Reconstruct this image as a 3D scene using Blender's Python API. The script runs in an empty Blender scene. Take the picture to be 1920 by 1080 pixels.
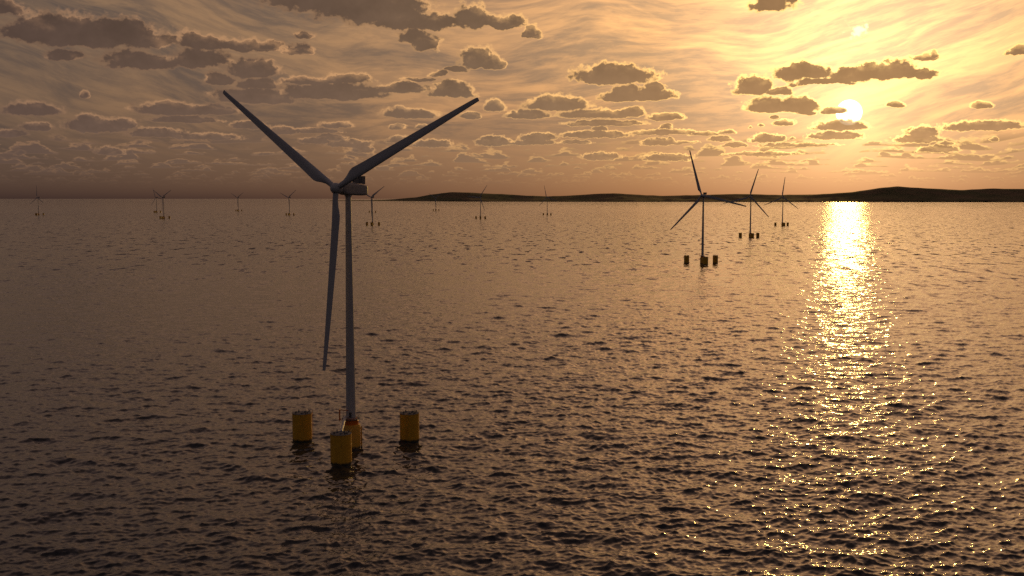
import bpy, bmesh, math, random
import numpy as np
from mathutils import Matrix, Vector

sc = bpy.context.scene
col = sc.collection
R = math.radians
random.seed(7)

# ------------------------------------------------------------------ camera
CAM_H = 110.0
cam_d = bpy.data.cameras.new("camera")
cam_d.sensor_width = 36.0
cam_d.lens = 37.5
cam_d.clip_start = 1.0
cam_d.clip_end = 400000.0
cam = bpy.data.objects.new("camera", cam_d)
col.objects.link(cam)
cam.location = (0, 0, CAM_H)
cam.rotation_euler = (R(90 - 4.8158), 0, 0)
sc.camera = cam
sc.view_settings.view_transform = 'Standard'
sc.view_settings.look = 'None'
sc.view_settings.exposure = 0.0
sc.view_settings.gamma = 1.0
sc.cycles.max_bounces = 6
sc.cycles.glossy_bounces = 4
sc.cycles.diffuse_bounces = 2
sc.cycles.use_denoising = False
sc.cycles.use_adaptive_sampling = True
sc.cycles.adaptive_threshold = 0.015
sc.cycles.caustics_reflective = False
sc.cycles.sample_clamp_direct = 30.0
sc.cycles.sample_clamp_indirect = 6.0
sc.cycles.use_light_tree = False

SUN_AZ, SUN_EL = 17.37, 4.32            # degrees: right of straight ahead, above the horizon
sun_dir = Vector((math.sin(R(SUN_AZ)) * math.cos(R(SUN_EL)), math.cos(R(SUN_AZ)) * math.cos(R(SUN_EL)), math.sin(R(SUN_EL))))

# ------------------------------------------------------------------ node expression helper
class NT:
    def __init__(s, tree):
        s.t = tree; s.n = tree.nodes; s.l = tree.links
    def new(s, typ, **kw):
        n = s.n.new(typ)
        for k, v in kw.items():
            setattr(n, k, v)
        return n
    def put(s, sock, v):
        if isinstance(v, V): s.l.new(v.s, sock)
        elif isinstance(v, bpy.types.NodeSocket): s.l.new(v, sock)
        else: sock.default_value = v
    def m(s, op, *a, clamp=False):
        n = s.new('ShaderNodeMath', operation=op, use_clamp=clamp)
        for i, v in enumerate(a): s.put(n.inputs[i], v)
        return V(s, n.outputs[0])
    def v(s, op, *a):
        n = s.new('ShaderNodeVectorMath', operation=op)
        for i, x in enumerate(a):
            s.put(n.inputs[3] if (op == 'SCALE' and i == 1) else n.inputs[i], x)
        return V(s, n.outputs['Value' if op in ('LENGTH', 'DOT_PRODUCT', 'DISTANCE') else 'Vector'])
    def comb(s, x, y, z=0.0):
        n = s.new('ShaderNodeCombineXYZ')
        s.put(n.inputs[0], x); s.put(n.inputs[1], y); s.put(n.inputs[2], z)
        return V(s, n.outputs[0])
    def sep(s, v):
        n = s.new('ShaderNodeSeparateXYZ'); s.put(n.inputs[0], v)
        return [V(s, o) for o in n.outputs]
    def noise(s, vec, scale=1.0, detail=3.0, rough=0.5, dim='2D', w=None, out='Fac', dist=0.0, lac=2.0):
        n = s.new('ShaderNodeTexNoise', noise_dimensions=dim)
        s.put(n.inputs['Vector'], vec)
        n.inputs['Scale'].default_value = scale
        n.inputs['Detail'].default_value = detail
        n.inputs['Roughness'].default_value = rough
        n.inputs['Lacunarity'].default_value = lac
        n.inputs['Distortion'].default_value = dist
        if w is not None: s.put(n.inputs['W'], w)
        return V(s, n.outputs['Fac' if out == 'Fac' else 'Color'])
    def mr(s, x, a, b, c=0.0, d=1.0, smooth=True):
        n = s.new('ShaderNodeMapRange', interpolation_type='SMOOTHSTEP' if smooth else 'LINEAR')
        for i, q in enumerate((x, a, b, c, d)): s.put(n.inputs[i], q)
        return V(s, n.outputs[0])
    def mix(s, f, a, b):
        n = s.new('ShaderNodeMix', data_type='RGBA')
        n.clamp_factor = True
        s.put(n.inputs[0], f)
        for i, q in ((6, a), (7, b)):
            s.put(n.inputs[i], q if isinstance(q, V) else (*q, 1.0))
        return V(s, n.outputs[2])
    def ramp(s, x, stops, gain=1.0):
        """stops: (position, (r,g,b)) in linear light; gain rescales values above one"""
        n = s.new('ShaderNodeValToRGB')
        e = n.color_ramp.elements
        while len(e) < len(stops): e.new(0.5)
        for i, (p, c) in enumerate(stops):
            e[i].position = p; e[i].color = (c[0] / gain, c[1] / gain, c[2] / gain, 1)
        s.put(n.inputs[0], x)
        o = V(s, n.outputs[0])
        return s.v('SCALE', o, gain) if gain != 1.0 else o

class V:
    def __init__(s, t, sock): s.t = t; s.s = sock
    def __add__(a, b): return a.t.m('ADD', a, b)
    __radd__ = __add__
    def __sub__(a, b): return a.t.m('SUBTRACT', a, b)
    def __rsub__(a, b): return a.t.m('SUBTRACT', b, a)
    def __mul__(a, b): return a.t.m('MULTIPLY', a, b)
    __rmul__ = __mul__
    def __truediv__(a, b): return a.t.m('DIVIDE', a, b)

# ------------------------------------------------------------------ world: sunset sky with cloud fields
# cumulus clouds ahead: (azimuth, base elevation, half width, height) in degrees
CLOUDS = [
    (-25.01, 8.76, 0.93, 0.64), (-21.68, 7.39, 3.68, 1.37), (-23.84, 7.35, 1.13, 1.35), (-21.5, 7.48, 0.74, 1.27), (-19.33, 7.58, 1.07, 1.18), (-19.14, 7.59, 1.91, 0.62),
    (-16.14, 7.48, 1.24, 0.76), (-14.08, 7.45, 1.36, 0.66), (-22.49, 6.69, 0.97, 0.53), (-19.11, 6.45, 1.85, 0.83), (-16.22, 6.58, 1.58, 0.87), (-15.13, 5.74, 0.73, 0.59),
    (-13.53, 6.18, 1.28, 0.94), (-13.27, 5.62, 1.14, 0.54), (-13.42, 4.89, 2.23, 0.73), (-9.4, 5.12, 2.92, 0.85), (-10.56, 5.92, 1.58, 0.38), (-8.57, 5.93, 1.25, 0.52),
    (-5.85, 5.53, 1.47, 0.5), (-3.18, 5.3, 1.2, 0.77), (-4.94, 6.11, 0.84, 0.19), (-3.95, 6.34, 0.7, 0.3), (-2.97, 6.6, 0.56, 0.33), (-1.94, 6.82, 0.95, 1.04),
    (-1.09, 6.8, 0.75, 0.69), (-10.03, 9.56, 2.75, 2.15), (-7.7, 9.09, 3.2, 2.69), (-5.34, 8.83, 2.24, 0.89), (-4.08, 8.79, 1.54, 0.73), (-2.04, 8.86, 1.06, 1.21),
    (-0.49, 8.84, 1.34, 0.7), (1.2, 8.49, 0.49, 0.57), (-5.23, 8.1, 0.73, 0.76), (-4.51, 7.68, 0.84, 0.92), (-10.91, 8.1, 0.64, 0.43), (-11.15, 7.45, 0.82, 0.38),
    (-12.63, 7.52, 0.62, 0.43), (-23.99, 3.98, 1.34, 0.64), (-21.66, 4.93, 0.28, 0.34), (-17.45, 4.19, 1.96, 0.59), (-17.83, 4.55, 0.64, 0.34), (-15.36, 4.26, 1.19, 0.51),
    (-16.94, 3.8, 1.7, 0.37), (-21.14, 3.26, 1.5, 0.68), (-21.49, 3.77, 0.62, 0.39), (-19.76, 3.5, 0.63, 0.47), (-23.78, 3.27, 0.74, 0.39), (-18.25, 3.05, 1.42, 0.48),
    (-15.79, 2.98, 1.59, 0.32), (-24.97, 2.96, 0.73, 0.33), (-13.78, 3.55, 0.94, 0.38), (-12.03, 3.3, 0.82, 0.38), (-10.39, 3.38, 1.38, 0.28), (-9.29, 3.67, 0.83, 0.33),
    (-5.4, 4.2, 1.49, 0.53), (-5.86, 4.47, 0.35, 0.42), (-0.92, 4.61, 0.64, 0.64), (-2.2, 4.19, 0.64, 0.42), (-6.08, 3.64, 0.42, 0.28), (-4.77, 3.62, 0.38, 0.28),
    (-5.95, 2.86, 0.7, 0.42), (-4.26, 2.7, 1.13, 0.39), (-0.99, 2.76, 0.99, 0.53), (1.07, 2.82, 1.35, 0.28), (1.42, 3.04, 0.99, 0.42), (-20.53, 2.14, 0.65, 0.4),
    (-8.61, 2.67, 1.25, 0.39), (-9.57, 3.05, 0.83, 0.28), (-10.4, 2.83, 0.83, 0.33), (-7.91, 2.37, 0.56, 0.39), (5.4, 6.03, 2.33, 0.96), (5.22, 6.19, 0.98, 0.9),
    (7.49, 5.64, 0.58, 0.49), (7.23, 5.07, 1.43, 0.72), (5.68, 5.06, 1.09, 0.52), (6.07, 5.41, 0.7, 0.58), (2.44, 4.63, 1.81, 0.72), (1.98, 4.75, 0.85, 0.67),
    (0.78, 4.19, 1.21, 0.47), (4.53, 4.21, 2.25, 0.45), (6.36, 4.3, 0.7, 0.5), (8.09, 4.07, 1.03, 0.39), (4.88, 3.81, 2.18, 0.31), (4.37, 3.17, 1.86, 0.39),
    (4.68, 3.54, 0.42, 0.25), (8.04, 3.32, 1.8, 0.28), (8.14, 3.62, 0.38, 0.25), (10.12, 3.27, 0.82, 0.19), (11.31, 3.34, 0.5, 0.22), (12.49, 3.6, 0.14, 0.11),
    (13, 3.7, 0.16, 0.14), (12.61, 5.29, 1.01, 0.97), (13.97, 5.28, 0.89, 0.35), (14.34, 5.38, 0.46, 0.38), (14.99, 5.98, 1.51, 0.93), (18.3, 5.85, 2.26, 0.84),
    (16.11, 5.71, 1.68, 0.32), (19.44, 5.89, 0.88, 0.96), (20.69, 5.85, 0.98, 0.47), (13.3, 4.4, 1.14, 0.76), (14.92, 4.35, 1.01, 0.81), (15.23, 4.23, 0.53, 0.24),
    (16.57, 4.26, 0.6, 0.37), (16.95, 3.42, 1.37, 0.54), (16.7, 2.99, 1.37, 0.4), (14.21, 3.71, 0.56, 0.35), (13.66, 4.1, 0.24, 0.19), (20.91, 6.79, 0.81, 0.36),
    (21.31, 6.9, 0.4, 0.28), (13.42, 9.44, 1.17, 1.22), (25.14, 6.78, 0.63, 0.55), (19.58, 4.5, 0.43, 0.39), (23.56, 4.35, 0.51, 0.33), (23.66, 3.28, 2.02, 0.49),
    (20.87, 3.05, 0.81, 0.5), (20.71, 2.74, 1.14, 0.45), (24.14, 2.75, 0.2, 0.21), (22.02, 2.61, 0.37, 0.21), (21.66, 2.25, 0.98, 0.34), (7.74, 2.76, 0.89, 0.39),
    (8.44, 2.84, 0.25, 0.33), (10.96, 2.96, 0.7, 0.28), (11.73, 2.65, 0.64, 0.28), (13.39, 2.85, 0.94, 0.46), (14.62, 3, 0.16, 0.16), (14.93, 2.64, 2.04, 0.19),
    (13.07, 2.19, 1.94, 0.22), (8.81, 2.84, 1.04, 0.17), (4.69, 2.02, 1.13, 0.39), (8.2, 1.95, 1.39, 0.39), (3.41, 2.87, 0.85, 0.22),
]

world = bpy.data.worlds.new("World")
sc.world = world
world.use_nodes = True
wt = NT(world.node_tree)
wt.n.clear()
tc = wt.new('ShaderNodeTexCoord')
D = wt.v('NORMALIZE', V(wt, tc.outputs['Generated']))
dx, dy, dz = wt.sep(D)
hyp = wt.m('SQRT', dx * dx + dy * dy)
az = wt.m('ARCTAN2', dx, dy) * 57.29578
el = wt.m('MAXIMUM', wt.m('ARCTAN2', dz, hyp) * 57.29578, 0.02)
cosS = wt.v('DOT_PRODUCT', D, tuple(sun_dir))
th = wt.m('ARCCOSINE', wt.m('MINIMUM', cosS, 0.9999999)) * 57.29578      # angle from the sun
P = wt.comb(az, el, 0.0)

# clear-air colour by angle from the sun
t90 = wt.m('POWER', th / 180.0, 0.5)
def st(deg): return (deg / 180.0) ** 0.5
base = wt.ramp(t90, [
    (0.0, (1.90, 1.20, 0.50)), (st(3), (1.50, 0.92, 0.40)), (st(6), (1.12, 0.69, 0.31)),
    (st(11), (0.76, 0.455, 0.20)), (st(18), (0.46, 0.285, 0.145)), (st(28), (0.260, 0.172, 0.102)),
    (st(42), (0.160, 0.115, 0.080)), (st(70), (0.088, 0.074, 0.068)), (st(115), (0.058, 0.056, 0.058)),
    (1.0, (0.052, 0.051, 0.054))], 2.0)
base = wt.v('SCALE', base, wt.mr(el, 10.0, 17.0, 1.0, 1.72) * wt.mr(el, 26.0, 50.0, 1.0, 0.55))  # unseen sky above the view: brightness added for its reflection in the water
base = wt.v('MULTIPLY', base, wt.mix(wt.mr(el, 9.0, 14.0), (1.06, 1.01, 1.01), (1.15, 1.02, 1.04)))  # redder above the view, added to warm the water's reflections
daz = (az - SUN_AZ) / 15.0
plume = wt.m('EXPONENT', daz * daz * (-1.0)) * wt.mr(el, 3.0, 10.5, 0.0, 0.38)   # light veils stacked above the sun
base = wt.v('SCALE', base, plume + 1.0)
base = wt.v('MULTIPLY', base, wt.mix(wt.mr(el, 14.0, 40.0), (1.0, 1.0, 1.0), (0.96, 0.96, 1.10)))
# thicker, redder air low down
ext = wt.m('EXPONENT', el * (-0.27))
tint = wt.v('SUBTRACT', (1.0, 1.0, 1.0), wt.v('SCALE', (0.52, 0.63, 0.65), ext))
base = wt.v('MULTIPLY', base, tint)
band = wt.m('EXPONENT', el * (-2.2))                                       # dusty layer on the horizon, away from the sun
bandw = band * wt.mr(th, 16.0, 34.0)
base = wt.v('MULTIPLY', base, wt.v('SUBTRACT', (1.0, 1.0, 1.0), wt.v('SCALE', (0.34, 0.30, 0.16), bandw)))
# cirrus veils
wp = wt.noise(P, 0.055, 2.0, 0.5, out='Color')
wps = wt.v('SCALE', wt.v('SUBTRACT', wp, (0.5, 0.5, 0.5)), 9.0)
cir0 = wt.comb(az, el - az * az * 0.0058, 0.0)                             # veils fan out on either side
cP = wt.v('MULTIPLY', wt.v('ADD', cir0, wps), (0.070, 0.50, 1.0))
c1 = wt.noise(cP, 1.0, 6.0, 0.60, dist=0.35)
cP2 = wt.v('MULTIPLY', wt.v('ADD', cir0, wt.v('SCALE', wps, 0.4)), (0.42, 2.6, 1.0))
c2 = wt.noise(cP2, 1.0, 5.0, 0.65, dist=0.2)
cir = wt.mr(c1, 0.40, 0.60) * 0.60 + wt.mr(c2, 0.34, 0.66) * 0.40
cirA = wt.mr(el, 0.8, 5.0) * 0.9
gapc = wt.v('MULTIPLY', base, (0.64, 0.69, 0.83))
strc = wt.v('MULTIPLY', base, (1.50, 1.36, 1.16))
veil = wt.mix(cir, gapc, strc)
sky = wt.mix(cirA, base, veil)

# colours of the cumulus: body and sunlit rim
bodyc = wt.ramp(t90, [
    (0.0, (0.50, 0.285, 0.118)), (st(6), (0.41, 0.235, 0.105)), (st(11), (0.34, 0.200, 0.098)),
    (st(18), (0.235, 0.148, 0.086)), (st(28), (0.160, 0.103, 0.070)), (st(42), (0.112, 0.073, 0.056)),
    (st(80), (0.060, 0.050, 0.050)), (1.0, (0.035, 0.038, 0.046))])
# higher clouds are darker, low distant ones soften into the air
bodyc = wt.v('SCALE', wt.v('MULTIPLY', bodyc, (1.03, 0.99, 0.98)), wt.mr(el, 2.0, 9.5, 1.08, 0.80))
rimc = wt.ramp(t90, [
    (0.0, (3.0, 1.9, 0.62)), (st(5), (2.0, 1.2, 0.38)), (st(11), (1.30, 0.72, 0.24)),
    (st(18), (0.95, 0.52, 0.20)), (st(28), (0.60, 0.32, 0.15)), (st(42), (0.37, 0.205, 0.115)),
    (st(80), (0.10, 0.08, 0.07)), (1.0, (0.05, 0.05, 0.06))], 3.0)

# lump fields at two angular sizes
n_hi = wt.noise(wt.v('MULTIPLY', P, (1.0, 1.3, 1.0)), 0.66, 6.0, 0.55, out='Color')
n_lo = wt.noise(wt.v('MULTIPLY', P, (1.0, 1.35, 1.0)), 1.8, 6.0, 0.55, out='Color')
lowf = wt.mr(el, 2.2, 6.0)
nz = wt.mix(lowf, n_lo, n_hi)
nzc = wt.v('SUBTRACT', nz, (0.5, 0.5, 0.5))
wamp = wt.mr(el, 2.0, 9.0, 0.48, 1.6)
Pw = wt.v('ADD', P, wt.v('MULTIPLY', wt.v('SCALE', nzc, wamp), (1.0, 0.55, 0.0)))
fl = wt.noise(wt.v('MULTIPLY', P, (1.0, 1.3, 1.0)), 2.8, 5.0, 0.54)
fine = wt.mix(lowf, wt.comb(wt.noise(P, 5.5, 4.0, 0.52), 0.0), wt.comb(fl, 0.0))
fine = wt.sep(fine)[0] - 0.5
dlt = wt.mr(el, 2.0, 9.0, 0.16, 0.42)                                      # a step towards the light, up and to the sun's side
sgn = wt.m('MAXIMUM', wt.m('MINIMUM', (SUN_AZ - az) / 14.0, 1.0), -1.0)
dv = wt.comb(dlt * sgn * 0.8, dlt, 0.0)
nz2 = wt.sep(wt.v('SUBTRACT', wt.mix(lowf, wt.noise(wt.v('MULTIPLY', wt.v('ADD', P, dv), (1.0, 1.35, 1.0)), 1.8, 5.0, 0.55, out='Color'),
                                     wt.noise(wt.v('MULTIPLY', wt.v('ADD', P, dv), (1.0, 1.3, 1.0)), 0.66, 5.0, 0.55, out='Color')), (0.5, 0.5, 0.5)))[1]
n11 = wt.sep(nzc)[1]
Pw2 = wt.v('ADD', Pw, dv)
acc = acc2 = None
def smin(a, b):
    if a is None: return b
    n = wt.new('ShaderNodeMath', operation='SMOOTH_MIN')
    wt.put(n.inputs[0], a); wt.put(n.inputs[1], b); n.inputs[2].default_value = 0.18
    return V(wt, n.outputs[0])
for (a0, e0, w, h) in CLOUDS:
    w *= 1.06; yc = e0 + 0.30 * h; hh = 0.82 * h
    for q_, which in ((Pw, 0), (Pw2, 1)):
        q = wt.v('MULTIPLY_ADD', q_, (1 / w, 1 / hh, 0.0), (-a0 / w, -yc / hh, 0.0))
        q2 = wt.v('MULTIPLY', q, (-1.0, -2.4, 0.0))
        r = wt.v('LENGTH', wt.v('MAXIMUM', q, q2))
        if which == 0: acc = smin(acc, r)
        else: acc2 = smin(acc2, r)
Fb = (1.0 - acc) + fine * 0.66
lit = (acc2 - acc) + (n11 - nz2) * 1.3 + fine * 0.5
nearsun = wt.mr(th, 8.0, 30.0, 1.0, 0.0)
soft = wt.mr(th, 14.0, 34.0, 0.12, 0.25)
aB = wt.mr(Fb, soft * -1.0, soft)
core = wt.mr(Fb, -0.01, 0.24)
rimv = (1.0 - core) * (nearsun * 0.55 + 0.30 + wt.mr(lit, 0.0, 0.55) * 0.9) + wt.mr(lit, 0.25, 1.1) * wt.mr(Fb, 0.75, 0.1) * 0.55
kB = 1.0 - wt.m('MINIMUM', rimv, 1.0)

# distant rows of cumulus, each row with a flat base, packed towards the horizon
LN = math.log(1.14)
elw = el * (1.0 + (wt.noise(P, 0.22, 1.0, 0.5) - 0.5) * 0.24)
Lr = wt.m('LOGARITHM', elw, math.e) / LN
k0 = wt.m('FLOOR', Lr)
rowl = []
for j in (0.0, 1.0):
    k = k0 - j
    tt = Lr - k
    s_ = wt.m('EXPONENT', k * LN)
    cx = az / s_
    n1 = wt.noise(wt.comb(cx * 0.95, k * 7.31), 1.0, 2.0, 0.45)
    lump = wt.noise(wt.comb(cx * 2.6, tt * 1.1 + k * 3.17), 1.0, 4.0, 0.6)
    F = (n1 - 0.462) * 6.5 + (lump - 0.5) * 3.0 - tt * 1.05
    F = wt.m('MINIMUM', F, tt * 5.0 + (lump - 0.5) * 1.2)
    rowl.append((wt.mr(F, -0.25, 0.30), wt.m('MAXIMUM', wt.mr(F, 0.05, 0.62), wt.mr(tt, 0.75, 0.15) * 0.8)))
rowvis = wt.mr(el, 0.35, 1.8) * wt.mr(el, 2.6, 3.4, 1.0, 0.0)
sideA = wt.mr(wt.m('ABSOLUTE', az), 27.5, 31.0) * wt.mr(el, 2.6, 3.4) * wt.mr(el, 14.0, 24.0, 1.0, 0.0)
rowvis = wt.m('MAXIMUM', rowvis, sideA)
contr = wt.mr(el, 0.5, 3.0, 0.30, 0.85)
for a_, k_ in reversed(rowl):
    cc = wt.mix(k_, wt.v('SCALE', rimc, 0.80), bodyc)
    sky = wt.mix(a_ * rowvis * contr, sky, cc)
inner = (nzc and wt.sep(nzc)[1]) * 0.5 + 1.0
bodyB = wt.v('SCALE', bodyc, inner)
ccB = wt.mix(kB, rimc, bodyB)
visB = wt.mr(el, 1.4, 4.5, 0.72, 0.99)
# the sun, behind the clouds
# a ragged sunlit puff above the sun
pq = wt.v('LENGTH', wt.v('MULTIPLY_ADD', Pw, (1 / 0.62, 1 / 0.42, 0.0), (-17.55 / 0.62, -8.35 / 0.42, 0.0)))
puff = wt.mr((1.0 - pq) + fine * 2.6, 0.05, 0.9)
sky = wt.mix(puff * 0.85, sky, (2.2, 1.75, 0.85))
disc = wt.mr(th, 0.60, 0.66, 1.0, 0.0)
glow = wt.v('SCALE', (1.0, 0.72, 0.30), wt.m('EXPONENT', th * (-0.8)) * 0.45)
sky = wt.v('ADD', sky, glow)
sky = wt.mix(disc, sky, (4.0, 3.6, 2.7))
sky = wt.mix(aB * visB, sky, ccB)
bg = wt.new('ShaderNodeBackground')
wt.put(bg.inputs[0], sky)
bg.inputs[1].default_value = 1.0
wo = wt.new('ShaderNodeOutputWorld')
wt.l.new(bg.outputs[0], wo.inputs[0])
world.cycles.sampling_method = 'MANUAL'
world.cycles.sample_map_resolution = 1024

# ------------------------------------------------------------------ sun lamp, low over the hills
sl = bpy.data.lights.new("sun", 'SUN')
sl.energy = 0.72
sl.angle = R(1.6)
sl.color = (1.0, 0.60, 0.15)
so = bpy.data.objects.new("sun", sl)
col.objects.link(so)
so.rotation_euler = (-sun_dir).to_track_quat('-Z', 'Y').to_euler()
so.location = (2000, 6000, 600)

# ------------------------------------------------------------------ helpers for objects
def tag(o, label=None, cat=None, group=None, kind=None):
    if label: o["label"] = label
    if cat: o["category"] = cat
    if group: o["group"] = group
    if kind: o["kind"] = kind
    return o

def material(name, rgb, rough=0.5, metal=0.0, var=0.12, vscale=0.6, bump=0.0):
    """painted metal: colour broken up by weathering noise and vertical streaks"""
    m = bpy.data.materials.new(name); m.use_nodes = True
    t = NT(m.node_tree); b = m.node_tree.nodes['Principled BSDF']
    tcn = t.new('ShaderNodeTexCoord')
    o = V(t, tcn.outputs['Object'])
    n1 = t.noise(o, vscale, 5.0, 0.6, dim='3D')
    n2 = t.noise(t.v('MULTIPLY', o, (3.0, 3.0, 0.12)), vscale, 3.0, 0.6, dim='3D')
    f = t.mr(n1 * 0.5 + n2 * 0.5, 0.38, 0.66)
    dark = tuple(c * (1 - var * 1.6) for c in rgb); lite = tuple(min(1, c * (1 + var * 0.4)) for c in rgb)
    t.put(b.inputs['Base Color'], t.mix(f, dark, lite))
    b.inputs['Roughness'].default_value = rough
    b.inputs['Metallic'].default_value = metal
    b.inputs['Specular IOR Level'].default_value = 0.25
    return m

def obj(name, verts, faces, mat, parent=None, mtx=None, smooth=True, sharp=None):
    me = bpy.data.meshes.new(name)
    me.from_pydata([tuple(v) for v in verts], [], [tuple(f) for f in faces])
    me.validate(); me.update()
    me.materials.append(mat)
    if smooth:
        me.polygons.foreach_set('use_smooth', [True] * len(me.polygons))
        if sharp: me.set_sharp_from_angle(angle=R(sharp))
    o = bpy.data.objects.new(name, me)
    col.objects.link(o)
    if parent: o.parent = parent
    if mtx is not None: o.matrix_local = mtx
    return o

class MB:
    """collects simple solids into one mesh"""
    def __init__(s): s.v = []; s.f = []
    def add(s, vs, fs):
        b = len(s.v); s.v += [tuple(v) for v in vs]; s.f += [tuple(i + b for i in f) for f in fs]
    def rings(s, rings, cap0=True, cap1=True, closed=True):
        n = len(rings[0]); vs = [p for r in rings for p in r]; fs = []
        for i in range(len(rings) - 1):
            for j in range(n):
                a = i * n + j; b = i * n + (j + 1) % n
                fs.append((a, b, b + n, a + n))
        if cap0: fs.append(tuple(range(n))[::-1])
        if cap1: fs.append(tuple(range((len(rings) - 1) * n, len(rings) * n)))
        s.add(vs, fs)
    def lathe(s, prof, n=48, cx=0.0, cy=0.0, cap0=True, cap1=True):
        s.rings([[(cx + r * math.cos(2 * math.pi * j / n), cy + r * math.sin(2 * math.pi * j / n), z) for j in range(n)] for r, z in prof], cap0, cap1)
    def tube(s, a, b, r, n=10, r2=None):
        a = Vector(a); b = Vector(b); d = (b - a).normalized()
        u = d.orthogonal().normalized(); w = d.cross(u)
        r2 = r if r2 is None else r2
        s.rings([[p + (u * math.cos(2 * math.pi * j / n) + w * math.sin(2 * math.pi * j / n)) * q for j in range(n)] for p, q in ((a, r), (b, r2))])
    def ring(s, cx, cy, z, R_, r, n=40, m=6):
        vs = []; fs = []
        for i in range(n):
            A = 2 * math.pi * i / n
            for j in range(m):
                B = 2 * math.pi * j / m
                q = R_ + r * math.cos(B)
                vs.append((cx + q * math.cos(A), cy + q * math.sin(A), z + r * math.sin(B)))
        for i in range(n):
            for j in range(m):
                fs.append((i * m + j, ((i + 1) % n) * m + j, ((i + 1) % n) * m + (j + 1) % m, i * m + (j + 1) % m))
        s.add(vs, fs)
    def box(s, x0, x1, y0, y1, z0, z1):
        s.add([(x0, y0, z0), (x1, y0, z0), (x1, y1, z0), (x0, y1, z0), (x0, y0, z1), (x1, y0, z1), (x1, y1, z1), (x0, y1, z1)],
              [(0, 3, 2, 1), (4, 5, 6, 7), (0, 1, 5, 4), (1, 2, 6, 5), (2, 3, 7, 6), (3, 0, 4, 7)])
    def build(s, name, mat, parent=None, mtx=None, smooth=True, sharp=35):
        return obj(name, s.v, s.f, mat, parent, mtx, smooth, sharp)

# ------------------------------------------------------------------ sea
G = 9.81
def ocean_tile(N, L, lam_min, lam_max, wind, wdir, slope_rms, spread, seed):
    """one periodic patch of wind sea: height, its sideways (choppy) shifts, scaled to a wanted rms slope"""
    rg = np.random.default_rng(seed)
    k1 = 2 * np.pi * np.fft.fftfreq(N, L / N)
    kx, ky = np.meshgrid(k1, k1, indexing='ij')
    k = np.hypot(kx, ky); k[0, 0] = 1
    Lp = wind ** 2 / G
    S = np.exp(-1.0 / (k * Lp) ** 2) / k ** 4
    cosd = (kx * math.cos(wdir) + ky * math.sin(wdir)) / k
    S *= (spread + (1 - spread) * cosd ** 2)
    lam = 2 * np.pi / k
    S *= 1 / (1 + np.exp(-(lam - lam_min) / (0.12 * lam_min))) / (1 + np.exp((lam - lam_max) / (0.12 * lam_max)))
    S[0, 0] = 0
    A = np.sqrt(S) * (rg.normal(size=(N, N)) + 1j * rg.normal(size=(N, N)))
    sl = np.sqrt(np.mean(np.fft.ifft2(A * k * 1j).real ** 2))
    A *= slope_rms / sl
    h = np.fft.ifft2(A).real
    sx = np.fft.ifft2(-1j * A * kx / k).real * -1
    sy = np.fft.ifft2(-1j * A * ky / k).real * -1
    return np.stack([sx, sy, h], -1).astype(np.float32), L

def sample(tile, x, y, rot):
    T, L = tile; N = T.shape[0]
    c, s = math.cos(rot), math.sin(rot)
    u = (c * x + s * y) / L * N; v = (-s * x + c * y) / L * N
    iu = np.floor(u).astype(np.int64); iv = np.floor(v).astype(np.int64)
    fu = (u - iu)[..., None].astype(np.float32); fv = (v - iv)[..., None].astype(np.float32)
    i0 = iu % N; j0 = iv % N; i1 = (i0 + 1) % N; j1 = (j0 + 1) % N
    q = (T[i0, j0] * (1 - fu) + T[i1, j0] * fu) * (1 - fv) + (T[i0, j1] * (1 - fu) + T[i1, j1] * fu) * fv
    return np.stack([c * q[..., 0] - s * q[..., 1], s * q[..., 0] + c * q[..., 1], q[..., 2]], -1)

WD = R(-82)       # wind blows towards the viewer, slightly across
big = ocean_tile(1024, 1130.0, 4.6, 75.0, 6.2, WD, 0.135, 0.14, 3)
mid = ocean_tile(1024, 263.0, 1.3, 5.2, 8.0, WD, 0.20, 0.22, 5)

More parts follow.
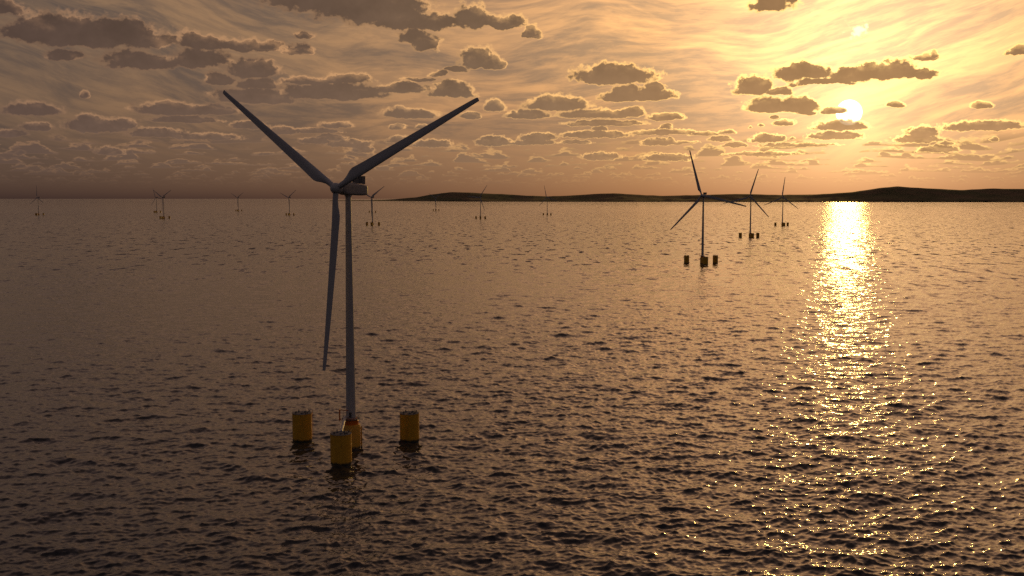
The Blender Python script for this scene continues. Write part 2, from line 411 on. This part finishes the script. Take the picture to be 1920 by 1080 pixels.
def build_sea():
    rr = [60.0]
    while rr[-1] < 170000.0:
        r = rr[-1]
        if r < 230: d = 6.0 if r < 200 else 1.5
        else: d = 0.55 * (r / 300.0) ** 1.25 * max(1.0, (r / 9000.0) ** 0.6)
        rr.append(r + min(d, r * 0.06))
    rr = np.array(rr)
    fine = np.arange(-31.0, 31.001, 0.055)
    coarse = np.arange(34.0, 326.0, 3.0)
    aa = np.radians(np.concatenate([fine, coarse]))
    nr, na = len(rr), len(aa)
    A, Rr = np.meshgrid(aa, rr)
    x = Rr * np.sin(A); y = Rr * np.cos(A)
    D = sample(big, x, y, 0.0) * 1.0 + sample(mid, x, y, 0.37)
    fade = np.clip((40000.0 - Rr) / 30000.0, 0, 1)[..., None]
    # gentle gusts: patches of calmer and rougher water
    g = 1.0 + 0.32 * np.sin(x / 213.0 + 1.3 * np.sin(y / 371.0)) * np.sin(y / 540.0 + 0.7 * np.sin(x / 170.0))
    D = D * fade * g[..., None]
    v = np.stack([x, y, np.zeros_like(x)], -1)
    v[..., 0] += D[..., 0]; v[..., 1] += D[..., 1]; v[..., 2] += D[..., 2]
    v = v.reshape(-1, 3)
    v = np.concatenate([v, [[0, 0, 0.0]]]).astype(np.float32)
    i, j = np.meshgrid(np.arange(nr - 1), np.arange(na), indexing='ij')
    j2 = (j + 1) % na
    q = np.stack([i * na + j, (i + 1) * na + j, (i + 1) * na + j2, i * na + j2], -1).reshape(-1, 4)[:, ::-1]
    c = nr * na
    jj = np.arange(na); tri = np.stack([jj, (jj + 1) % na, np.full(na, c)], -1)[:, ::-1]
    me = bpy.data.meshes.new('water')
    me.vertices.add(len(v)); me.vertices.foreach_set('co', v.ravel())
    nl = q.size + tri.size
    me.loops.add(nl); me.loops.foreach_set('vertex_index', np.concatenate([q.ravel(), tri.ravel()]).astype(np.int32))
    npoly = len(q) + len(tri)
    me.polygons.add(npoly)
    st_ = np.concatenate([np.arange(len(q)) * 4, q.size + np.arange(len(tri)) * 3]).astype(np.int32)
    me.polygons.foreach_set('loop_start', st_)
    me.polygons.foreach_set('use_smooth', np.ones(npoly, bool))
    me.update(calc_edges=True)
    o = bpy.data.objects.new('water', me)
    col.objects.link(o)
    return o

def water_material():
    m = bpy.data.materials.new('sea_water'); m.use_nodes = True
    t = NT(m.node_tree); t.n.clear()
    geo = t.new('ShaderNodeNewGeometry')
    pos = V(t, geo.outputs['Position']); nor = V(t, geo.outputs['Normal'])
    px, py, pz = t.sep(pos)
    dist = t.m('SQRT', px * px + py * py)
    P2 = t.comb(px, py, 0.0)
    r1 = t.noise(t.v('MULTIPLY', P2, (0.5, 1.0, 1.0)), 1.0, 3.0, 0.6, out='Color')          # ripples about a metre long
    r2 = t.noise(P2, 0.16, 2.0, 0.55, out='Color')        # wavelets, for water too far off for modelled ones
    c1 = t.v('SCALE', t.v('SUBTRACT', r1, (0.5, 0.5, 0.5)), t.mr(dist, 250.0, 4000.0, 0.27, 0.32, smooth=False))
    c2 = t.v('SCALE', t.v('SUBTRACT', r2, (0.5, 0.5, 0.5)), t.mr(dist, 500.0, 3500.0, 0.0, 0.32, smooth=False))
    # far out: darker cat's-paws where gusts steepen the wave faces
    r3 = t.noise(t.comb(px * 0.045, py * 0.016, 0.0), 1.0, 4.0, 0.62)
    r4 = t.noise(t.comb(px * 0.010, py * 0.0035, 0.0), 1.0, 3.0, 0.6)
    paw = t.mr(r3, 0.50, 0.74) * t.mr(dist, 700.0, 2600.0, 0.0, 1.0) * t.mr(dist, 6000.0, 16000.0, 1.0, 0.25) \
        + (r4 - 0.42) * t.mr(dist, 3000.0, 9000.0, 0.0, 0.6)
    c2 = t.v('ADD', c2, t.comb(0.0, paw * (-0.42), 0.0))
    sl_ = t.v('MULTIPLY', t.v('ADD', c1, c2), (1.0, 1.0, 0.0))
    N_ = t.v('NORMALIZE', t.v('ADD', nor, sl_))
    b = t.new('ShaderNodeBsdfPrincipled')
    b.inputs['Base Color'].default_value = (0.012, 0.016, 0.020, 1)
    b.inputs['Roughness'].default_value = 0.04
    b.inputs['IOR'].default_value = 1.333
    t.put(b.inputs['Normal'], N_)
    out = t.new('ShaderNodeOutputMaterial')
    t.l.new(b.outputs[0], out.inputs[0])
    return m

sea = build_sea()
sea.data.materials.append(water_material())
tag(sea, kind='structure')

# ------------------------------------------------------------------ hills on the far shore
# (azimuth deg, distance of the shoreline km, height of the crest m)
LAND = [(-9.67, 42.4, 8), (-7.38, 42.14, 22), (-6.26, 40.52, 63), (-5.13, 39.02, 147), (-4.28, 37.65, 256), (-3.28, 35.79, 332), (-2.28, 34.1, 309), (-1.14, 34.08, 271), (0.0, 34.08, 233), (1.14, 33.07, 182), (2.0, 33.08, 172), (2.85, 32.61, 191), (3.99, 32.18, 233), (5.41, 31.78, 270), (6.82, 31.87, 224), (7.94, 31.95, 186), (9.62, 31.64, 205), (11.82, 31.87, 250), (13.72, 31.67, 218), (15.59, 31.5, 221), (16.39, 31.63, 247), (17.69, 31.85, 304), (18.98, 32.09, 439), (19.87, 31.83, 473), (21.24, 31.69, 414), (22.72, 32.02, 364), (24.16, 32.37, 405), (25.57, 32.74, 392), (27.4, 33.26, 348), (31.72, 34.72, 430), (37.51, 36.26, 294), (42.52, 39.03, 166), (46.84, 42.06, 22)]
def build_hills():
    az_ = np.array([p[0] for p in LAND]); ds = np.array([p[1] for p in LAND]) * 1000; hs = np.array([p[2] for p in LAND], float)
    A = np.arange(-9.67, 46.8, 0.05)
    d0 = np.interp(A, az_, ds); hc = np.interp(A, az_, hs)
    ker = np.hanning(9); ker /= ker.sum()
    hc = np.convolve(np.pad(hc, 4, mode='edge'), ker, 'valid')
    rg = np.random.default_rng(11)
    def wob(n, s):
        xs = np.arange(0, len(A) + s, s); return np.interp(np.arange(len(A)), xs, rg.normal(size=len(xs))) * n
    prof = [(-0.004, -30), (0.0, -4), (0.002, 0.07), (0.006, 0.10), (0.015, 0.15), (0.03, 0.26), (0.045, 0.30), (0.06, 0.46), (0.08, 0.58), (0.10, 0.82), (0.12, 1.0), (0.14, 0.93), (0.17, 0.6), (0.22, 0.0)]
    env = np.clip(hc / 60.0, 0.15, 1.0)
    V_ = []
    for k, (q, f) in enumerate(prof):
        if f < 0: z = np.full(len(A), float(f))
        elif k == 10: z = hc + wob(3.5, 7) * env
        else: z = hc * f + (wob(12, 24) + wob(6, 8)) * env * (1 if 0.1 < f < 0.95 else 0.3)
        dd = d0 * (1 + q) + wob(40, 12) * (1 if k > 0 else 0)
        V_.append(np.stack([dd * np.sin(np.radians(A)), dd * np.cos(np.radians(A)), np.where(f < 0, z, np.maximum(z, 2.0)) if f != 0 else z * 0 - 10], -1))
    V_ = np.array(V_); n = len(A)
    faces = [(i * n + j, i * n + j + 1, (i + 1) * n + j + 1, (i + 1) * n + j) for i in range(len(prof) - 1) for j in range(n - 1)]
    m = bpy.data.materials.new('hill_land'); m.use_nodes = True
    t = NT(m.node_tree); b = m.node_tree.nodes['Principled BSDF']
    g = t.new('ShaderNodeNewGeometry'); pos = V(t, g.outputs['Position'])
    f1 = t.noise(t.v('MULTIPLY', pos, (1.0, 0.35, 3.0)), 0.0011, 5.0, 0.6, dim='3D')
    f2 = t.noise(pos, 0.006, 4.0, 0.6, dim='3D')
    c = t.mix(t.mr(f1 * 0.75 + f2 * 0.25, 0.44, 0.58), (0.014, 0.026, 0.009), (0.058, 0.040, 0.024))
    t.put(b.inputs['Base Color'], c)
    b.inputs['Roughness'].default_value = 0.95
    b.inputs['Specular IOR Level'].default_value = 0.1
    o = obj('hills', V_.reshape(-1, 3), faces, m)
    tag(o, kind='structure')
build_hills()

# ------------------------------------------------------------------ floating wind turbines
M_white = material('turbine_paint', (0.42, 0.405, 0.40), 0.5, 0.0, 0.07, 0.35)
M_blade = material('blade_gelcoat', (0.42, 0.405, 0.405), 0.5, 0.0, 0.05, 0.2)
M_orange = material('orange_paint', (0.62, 0.16, 0.012), 0.45, 0.0, 0.15, 0.8)
M_nac_shaded = material('nacelle_paint_shaded', (0.32, 0.305, 0.30), 0.6, 0.0, 0.07, 0.35)  # turbine paint with shade put into the colour, against bright sky light
M_deck = material('deck_steel', (0.17, 0.165, 0.17), 0.85, 0.0, 0.2, 1.2)
M_dark = material('dark_steel', (0.10, 0.10, 0.11), 0.55, 0.4, 0.2, 1.2)

def yellow_material():
    m = bpy.data.materials.new('yellow_float_paint'); m.use_nodes = True
    t = NT(m.node_tree); b = m.node_tree.nodes['Principled BSDF']
    tcn = t.new('ShaderNodeTexCoord'); o = V(t, tcn.outputs['Object'])
    ox, oy, oz = t.sep(o)
    n1 = t.noise(o, 0.5, 5.0, 0.6, dim='3D')
    stk = t.noise(t.v('MULTIPLY', o, (2.2, 2.2, 0.10)), 1.0, 4.0, 0.65, dim='3D')
    base_ = t.mix(t.mr(n1, 0.35, 0.7), (0.60, 0.300, 0.016), (0.70, 0.365, 0.022))
    rust = t.mix(t.mr(stk, 0.60, 0.78), base_, (0.26, 0.11, 0.03))
    weed = t.mr(oz + (n1 - 0.5) * 2.2, 0.0, 1.3, 1.0, 0.0)      # weed and slime band at the waterline
    c = t.mix(weed, rust, (0.035, 0.034, 0.018))
    t.put(b.inputs['Base Color'], c)
    b.inputs['Roughness'].default_value = 0.42
    return m
M_yellow = yellow_material()

YAW = R(29.8)          # rotors face 29.8 degrees to the left of the viewer
TILT = R(2.0)
HUB_H, OVER, R_TIP = 113.9, 8.2, 79.2
PR = 28.3              # centre column to outer floats
n_ax = Vector((-math.sin(YAW) * math.cos(TILT), -math.cos(YAW) * math.cos(TILT), math.sin(TILT)))
x_ax = Vector((math.cos(YAW), -math.sin(YAW), 0))
u_ax = (-n_ax).cross(x_ax) * -1
if u_ax.z < 0: u_ax = -u_ax
# nacelle frame: X = right seen from the front, Y = rearwards, Z = up
def frame(origin):
    y = -n_ax
    return Matrix(((x_ax.x, y.x, u_ax.x, origin[0]), (x_ax.y, y.y, u_ax.y, origin[1]), (x_ax.z, y.z, u_ax.z, origin[2]), (0, 0, 0, 1)))
HUB = Vector((0, 0, HUB_H)) + n_ax * OVER

def blade_matrix(deg):
    """a blade built along +Z, chord along X, set at deg (anticlockwise from the right, seen from the front)"""
    return frame(HUB) @ Matrix.Rotation(R(90 - deg), 4, 'Y')

def blade_mesh():
    mb = MB(); rings = []
    st_r = [(1.2, 1.25, 1.0, 0), (3.0, 1.22, 1.0, 0), (5.5, 1.30, 0.92, 4), (8.0, 1.75, 0.66, 8), (10.0, 2.25, 0.50, 10), (11.8, 2.50, 0.42, 10),
            (14, 2.46, 0.36, 9), (18, 2.34, 0.31, 8), (24, 2.22, 0.27, 6), (32, 2.05, 0.235, 4.5), (42, 1.82, 0.21, 3), (52, 1.60, 0.19, 1.5),
            (62, 1.36, 0.18, 0.5), (70, 1.16, 0.17, 0), (75, 1.03, 0.17, -0.5), (78.0, 0.92, 0.16, -0.5), (78.9, 0.82, 0.15, -0.5), (79.2, 0.66, 0.15, -0.5)]
    n = 28
    for r, hc, tk, tw in st_r:
        c = 2 * hc
        k = min(1.0, max(0.0, (r - 3.0) / 9.0)); k = k * k * (3 - 2 * k)
        ring = []
        for j in range(n):
            a = 2 * math.pi * j / n
            # leading edge on +X (clockwise side), trailing edge on -X
            px = math.cos(a)
            th_ = math.sin(a) * (1 - k) + k * math.sin(a) * (0.55 + 0.45 * px) * 1.15
            x = hc * px
            le = 1.25 * (1 - 0.30 * r / 79.2)         # leading edge stays nearly straight
            x = x - hc + le if r > 3.0 else x
            y = th_ * hc * tk
            ta = R(tw + 2)
            X = x * math.cos(ta) - y * math.sin(ta); Y = x * math.sin(ta) + y * math.cos(ta)
            Y -= 0.00006 * r * r          # prebend away from the tower
            ring.append((X, Y, r))
        rings.append(ring)
    mb.rings(rings)
    return mb

def float_column(root, px, py, gang):
    mb = MB()
    rr_ = 4.42
    mb.lathe([(rr_, -9.0), (rr_, 11.9), (rr_ + 0.10, 11.95), (rr_ + 0.10, 12.25)], 56, 0, 0)
    for z in (3.9, 8.0): mb.ring(0, 0, z, rr_, 0.035, 56, 6)
    c = mb.build('float_column', M_yellow, root, Matrix.Translation((px, py, 0)))
    d = MB(); d.lathe([(rr_ - 0.05, 12.20), (rr_ - 0.05, 12.46), (rr_ - 0.2, 12.50)], 56)
    for (bx, by, w, h) in ((1.4, 0.6, .5, .7), (-1.6, 1.2, .4, .5), (0.4, -2.0, .6, .45), (-2.4, -1.3, .3, .9), (2.7, -1.4, .35, .6)):
        d.box(bx - w, bx + w, by - w * .8, by + w * .8, 12.45, 12.5 + h)
    d.build('deck', M_deck, c, smooth=False)
    r_ = MB()
    for k in range(18):
        A = 2 * math.pi * k / 18
        r_.tube((4.3 * math.cos(A), 4.3 * math.sin(A), 12.45), (4.3 * math.cos(A), 4.3 * math.sin(A), 13.6), 0.03, 6)
    for z in (13.05, 13.6): r_.ring(0, 0, z, 4.3, 0.028, 44, 5)
    r_.build('railing', M_dark, c)
    for A in (0.5, 2.2, 3.9, 5.4):
        x, y = 3.4 * math.cos(A), 3.4 * math.sin(A)
        b = MB()
        b.lathe([(0.22, 12.48), (0.22, 13.1), (0.34, 13.15), (0.34, 13.3)], 12, x, y)
        b.build('mooring_bollard', M_dark, c)
    ld = MB()
    A = math.atan2(-py, -px) + 0.9
    ux, uy = math.cos(A), math.sin(A)
    for s in (-0.3, 0.3):
        ld.tube((ux * 4.85 - uy * s, uy * 4.85 + ux * s, 0.2), (ux * 4.85 - uy * s, uy * 4.85 + ux * s, 13.4), 0.06, 6)
    for z in np.arange(0.6, 13.2, 0.6):
        ld.tube((ux * 4.85 + uy * 0.3, uy * 4.85 - ux * 0.3, z), (ux * 4.85 - uy * 0.3, uy * 4.85 + ux * 0.3, z), 0.03, 5)
    ld.build('ladder', M_yellow, c)
    return c

def make_turbine():
    root = bpy.data.objects.new('floating_wind_turbine', None)
    root.empty_display_size = 5
    col.objects.link(root)
    # tower
    t = MB()
    z0, z1 = 12.9, HUB_H - 2.6
    prof = []
    for k in range(9):
        f = k / 8; r = 2.18 * (1 - f) + 1.22 * f
        z = z0 + (z1 - z0) * f
        prof.append((r, z))
        if 0 < k < 8 and k % 2 == 0: prof += [(r + 0.03, z + 0.02), (r + 0.03, z + 0.22), (r, z + 0.24)]
    t.lathe(prof, 48)
    tw = t.build('tower', M_white, root)
    dr = MB(); dr.box(-0.55, 0.55, -2.23, -2.10, 13.5, 15.9)
    dr.build('door', M_dark, tw, smooth=False)
    # centre column with orange transition piece and work platform
    c = MB(); c.lathe([(4.05, -9.0), (4.05, 10.1), (3.95, 10.3)], 56)
    for z in (4.0, 7.6): c.ring(0, 0, z, 4.05, 0.035, 56, 6)
    cc = c.build('centre_column', M_yellow, root)
    tp = MB(); tp.lathe([(3.25, 10.25), (3.25, 11.9), (2.75, 12.55), (2.75, 12.9), (2.3, 12.95)], 48)
    tp.build('transition_piece', M_orange, root)
    pl = MB(); pl.lathe([(2.5, 12.62), (3.95, 12.62), (3.95, 12.80), (2.5, 12.80)], 40, cap0=False, cap1=False)
    p = pl.build('work_platform', M_deck, root, sharp=30)
    ra = MB()
    for k in range(16):
        A = 2 * math.pi * k / 16
        ra.tube((3.9 * math.cos(A), 3.9 * math.sin(A), 12.8), (3.9 * math.cos(A), 3.9 * math.sin(A), 13.9), 0.04, 6)
    for z in (13.35, 13.9): ra.ring(0, 0, z, 3.9, 0.035, 40, 5)
    ra.build('railing', M_dark, p)
    # orange davit gantry on the left of the platform
    g = MB()
    for (x, y) in ((-4.9, -1.6), (-4.9, 0.2)): g.tube((x, y, 11.8), (x, y, 16.9), 0.16, 8)
    g.tube((-5.05, -1.6, 16.9), (-0.9, -2.9, 16.9), 0.16, 8); g.tube((-4.9, 0.2, 16.9), (-4.9, -1.75, 16.9), 0.14, 8)
    g.tube((-4.9, -1.6, 12.6), (-3.5, -1.4, 12.2), 0.14, 8); g.tube((-4.9, 0.2, 12.6), (-3.5, 0.2, 12.2), 0.14, 8)
    g.tube((-2.9, -2.3, 16.9), (-2.9, -2.3, 14.6), 0.04, 6)
    g.build('davit_gantry', M_orange, root)
    f = MB()
    for s in (-0.8, 0.8):
        f.tube((4.5, s, -1.0), (4.5, s, 9.2), 0.18, 8)
        for z in (1.5, 5.0, 8.6): f.tube((4.0, s * .9, z), (4.5, s, z), 0.12, 6)
    for z in np.arange(0.5, 9.0, 0.7): f.tube((4.5, -0.8, z), (4.5, 0.8, z), 0.05, 5)
    f.build('boat_landing', M_yellow, cc)
    # three outer floats
    for A in (-90, 30, 150):
        float_column(root, PR * math.cos(R(A)), PR * math.sin(R(A)), A == -90)
    # covered cable walkway from the near float up to the platform
    w = MB()
    w.tube((-0.2, -PR + 2.4, 12.5), (-2.1, -3.6, 14.2), 0.62, 14)
    for s in (-0.9, 0.9):
        w.tube((-0.2 + s, -PR + 2.4, 13.5), (-2.1 + s, -3.6, 15.3), 0.05, 6)
    w.tube((-2.1, -3.6, 14.2), (-2.3, -2.3, 13.2), 0.62, 14)
    w.build('cable_walkway', M_white, root)
    # nacelle: lofted along its axis from a round front to a squarish rear
    NF = frame(HUB)
    nb = MB(); rings = []
    def sect(y, hw, z0_, z1_, e, n=40):
        zc, hh = (z0_ + z1_) / 2, (z1_ - z0_) / 2
        r = []
        for j in range(n):
            a = 2 * math.pi * j / n; ca, sa = math.cos(a), math.sin(a)
            r.append((hw * math.copysign(abs(ca) ** e, ca), y, zc + hh * math.copysign(abs(sa) ** e, sa)))
        return r
    for y, hw, a, b_, e in ((2.35, 2.15, -2.15, 2.15, 1.0), (3.2, 2.3, -2.3, 2.3, 0.85), (4.6, 2.45, -2.55, 2.45, 0.5), (6.0, 2.5, -2.62, 2.55, 0.32), (10, 2.5, -2.5, 2.5, 0.34), (16.9, 2.5, -2.45, 2.4, 0.34), (18.4, 2.45, -2.35, 2.25, 0.36), (19.5, 2.1, -2.1, 2.0, 0.36), (19.8, 1.6, -1.6, 1.5, 0.45)):
        rings.append(sect(y, hw, a, b_, e))
    nb.rings(rings)
    na_ = nb.build('nacelle', M_nac_shaded, root, NF, sharp=50)
    cb = MB()
    cb.box(-2.7, 2.7, 15.0, 16.3, 2.7, 5.7)
    for s in (-2.7, 2.7): cb.box(s - 0.12, s + 0.12, 14.7, 16.6, 2.45, 6.0)
    cb.box(-2.82, 2.82, 14.7, 16.6, 5.7, 5.95)
    cb.build('cooler', M_deck, na_, smooth=False)
    hh = MB(); hh.box(-1.6, 1.6, 8.0, 11.5, 2.55, 2.95)
    hh.build('roof_hatch', M_white, na_, smooth=False)
    mast = MB(); mast.tube((1.2, 14.5, 2.5), (1.2, 14.5, 4.9), 0.07, 6); mast.tube((0.7, 14.5, 4.7), (1.7, 14.5, 4.7), 0.05, 6)
    mast.build('wind_vane', M_dark, na_)
    yb = MB(); yb.lathe([(1.35, HUB_H - 3.2), (1.6, HUB_H - 3.0), (1.6, HUB_H - 2.2)], 32)
    yb.build('yaw_bearing', M_white, root)
    # hub: rounded spinner with three blade collars
    sp = MB(); rings = []
    for k in range(15):
        a = k / 14 * math.pi * 0.62
        rr_ = 2.45 * math.sin(a) if a < math.pi / 2 else 2.45 * (1 - 0.12 * (a - math.pi / 2) / 0.4)
        yy = -2.7 * math.cos(a) if a < math.pi / 2 else 2.0 * (a - math.pi / 2) / 0.377
        rings.append([(max(rr_, 0.02) * math.cos(2 * math.pi * j / 40), yy, max(rr_, 0.02) * math.sin(2 * math.pi * j / 40)) for j in range(40)])
    sp.rings(rings)
    sp.build('hub', M_white, root, NF, sharp=60)
    bm_ = blade_mesh()
    first = bm_.build('blade', M_blade, root, blade_matrix(90), sharp=70)
    for d in (210, 330):
        b2 = first.copy(); col.objects.link(b2); b2.parent = root; b2.matrix_local = blade_matrix(d)
    return root

def kids(o): return [c for c in bpy.data.objects if c.parent == o]
def copy_tree(o, parent=None):
    c = o.copy(); col.objects.link(c)
    if parent is not None:
        c.parent = parent; c.matrix_local = o.matrix_local.copy()
    for ch in kids(o): copy_tree(ch, c)
    return c
def set_phase(root, ph):
    bl = [c for c in kids(root) if c.name.split('.')[0] == 'blade']
    for k, b in enumerate(bl): b.matrix_local = blade_matrix(ph + 120 * k)

# (x, y, rotor phase in degrees, label)
SITES = [
    (-71.3, 466.0, 26.0, 'huge white wind turbine in the foreground on four yellow floats, dwarfing all the others'),
    (321.7, 1799.4, 107.0, 'second-largest wind turbine, right of centre against the low hills, one blade pointing up left'),
    (666.1, 2984.8, 74.0, 'middle-sized wind turbine in the right-hand row of three, between the larger and the smaller one'),
    (1076.3, 4251.5, 84.0, 'smallest of the right-hand row of three turbines, nearest the bright sun track on the water'),
    (-566.0, 4335.1, 33.0, 'distant turbine just right of the foreground nacelle, nearer one of two standing in line'),
    (-1071.2, 8196.7, 33.0, 'far turbine almost hidden in line behind the nearer one, right of the foreground tower'),
    (-669.4, 9418.9, 32.0, 'faint far turbine standing before the left hilltop, smallest ahead of the hills'),
    (-169.2, 5745.6, 55.0, 'distant turbine before the middle of the left hill, one blade pointing up right'),
    (227.7, 6914.5, 104.0, 'distant turbine before the low dip between the hills, one blade pointing up left'),
    (-1438.5, 6914.5, 37.0, 'distant turbine left of the foreground tower, alone beneath the left blade, blades in a Y'),
    (-2311.4, 9034.1, 32.0, 'faint farthest turbine on the open horizon between the close pair and the foreground turbine'),
    (-1870.9, 5745.6, 30.0, 'larger and right-hand turbine of the close pair on the left horizon, blades in a Y'),
    (-2722.9, 8196.7, 112.0, 'smaller and left-hand turbine of the close pair on the left horizon, partly overlapped'),
    (-3061.6, 6914.5, 92.0, 'lone distant turbine nearest the left edge, one blade pointing straight up'),
]
proto = make_turbine()
bpy.context.view_layer.update()
for i, (x, y, ph, lab) in enumerate(SITES):
    o = proto if i == 0 else copy_tree(proto)
    o.location = (x, y, 0)
    set_phase(o, ph)
    tag(o, lab, 'wind turbine', 'floating wind turbines moored across the bay')
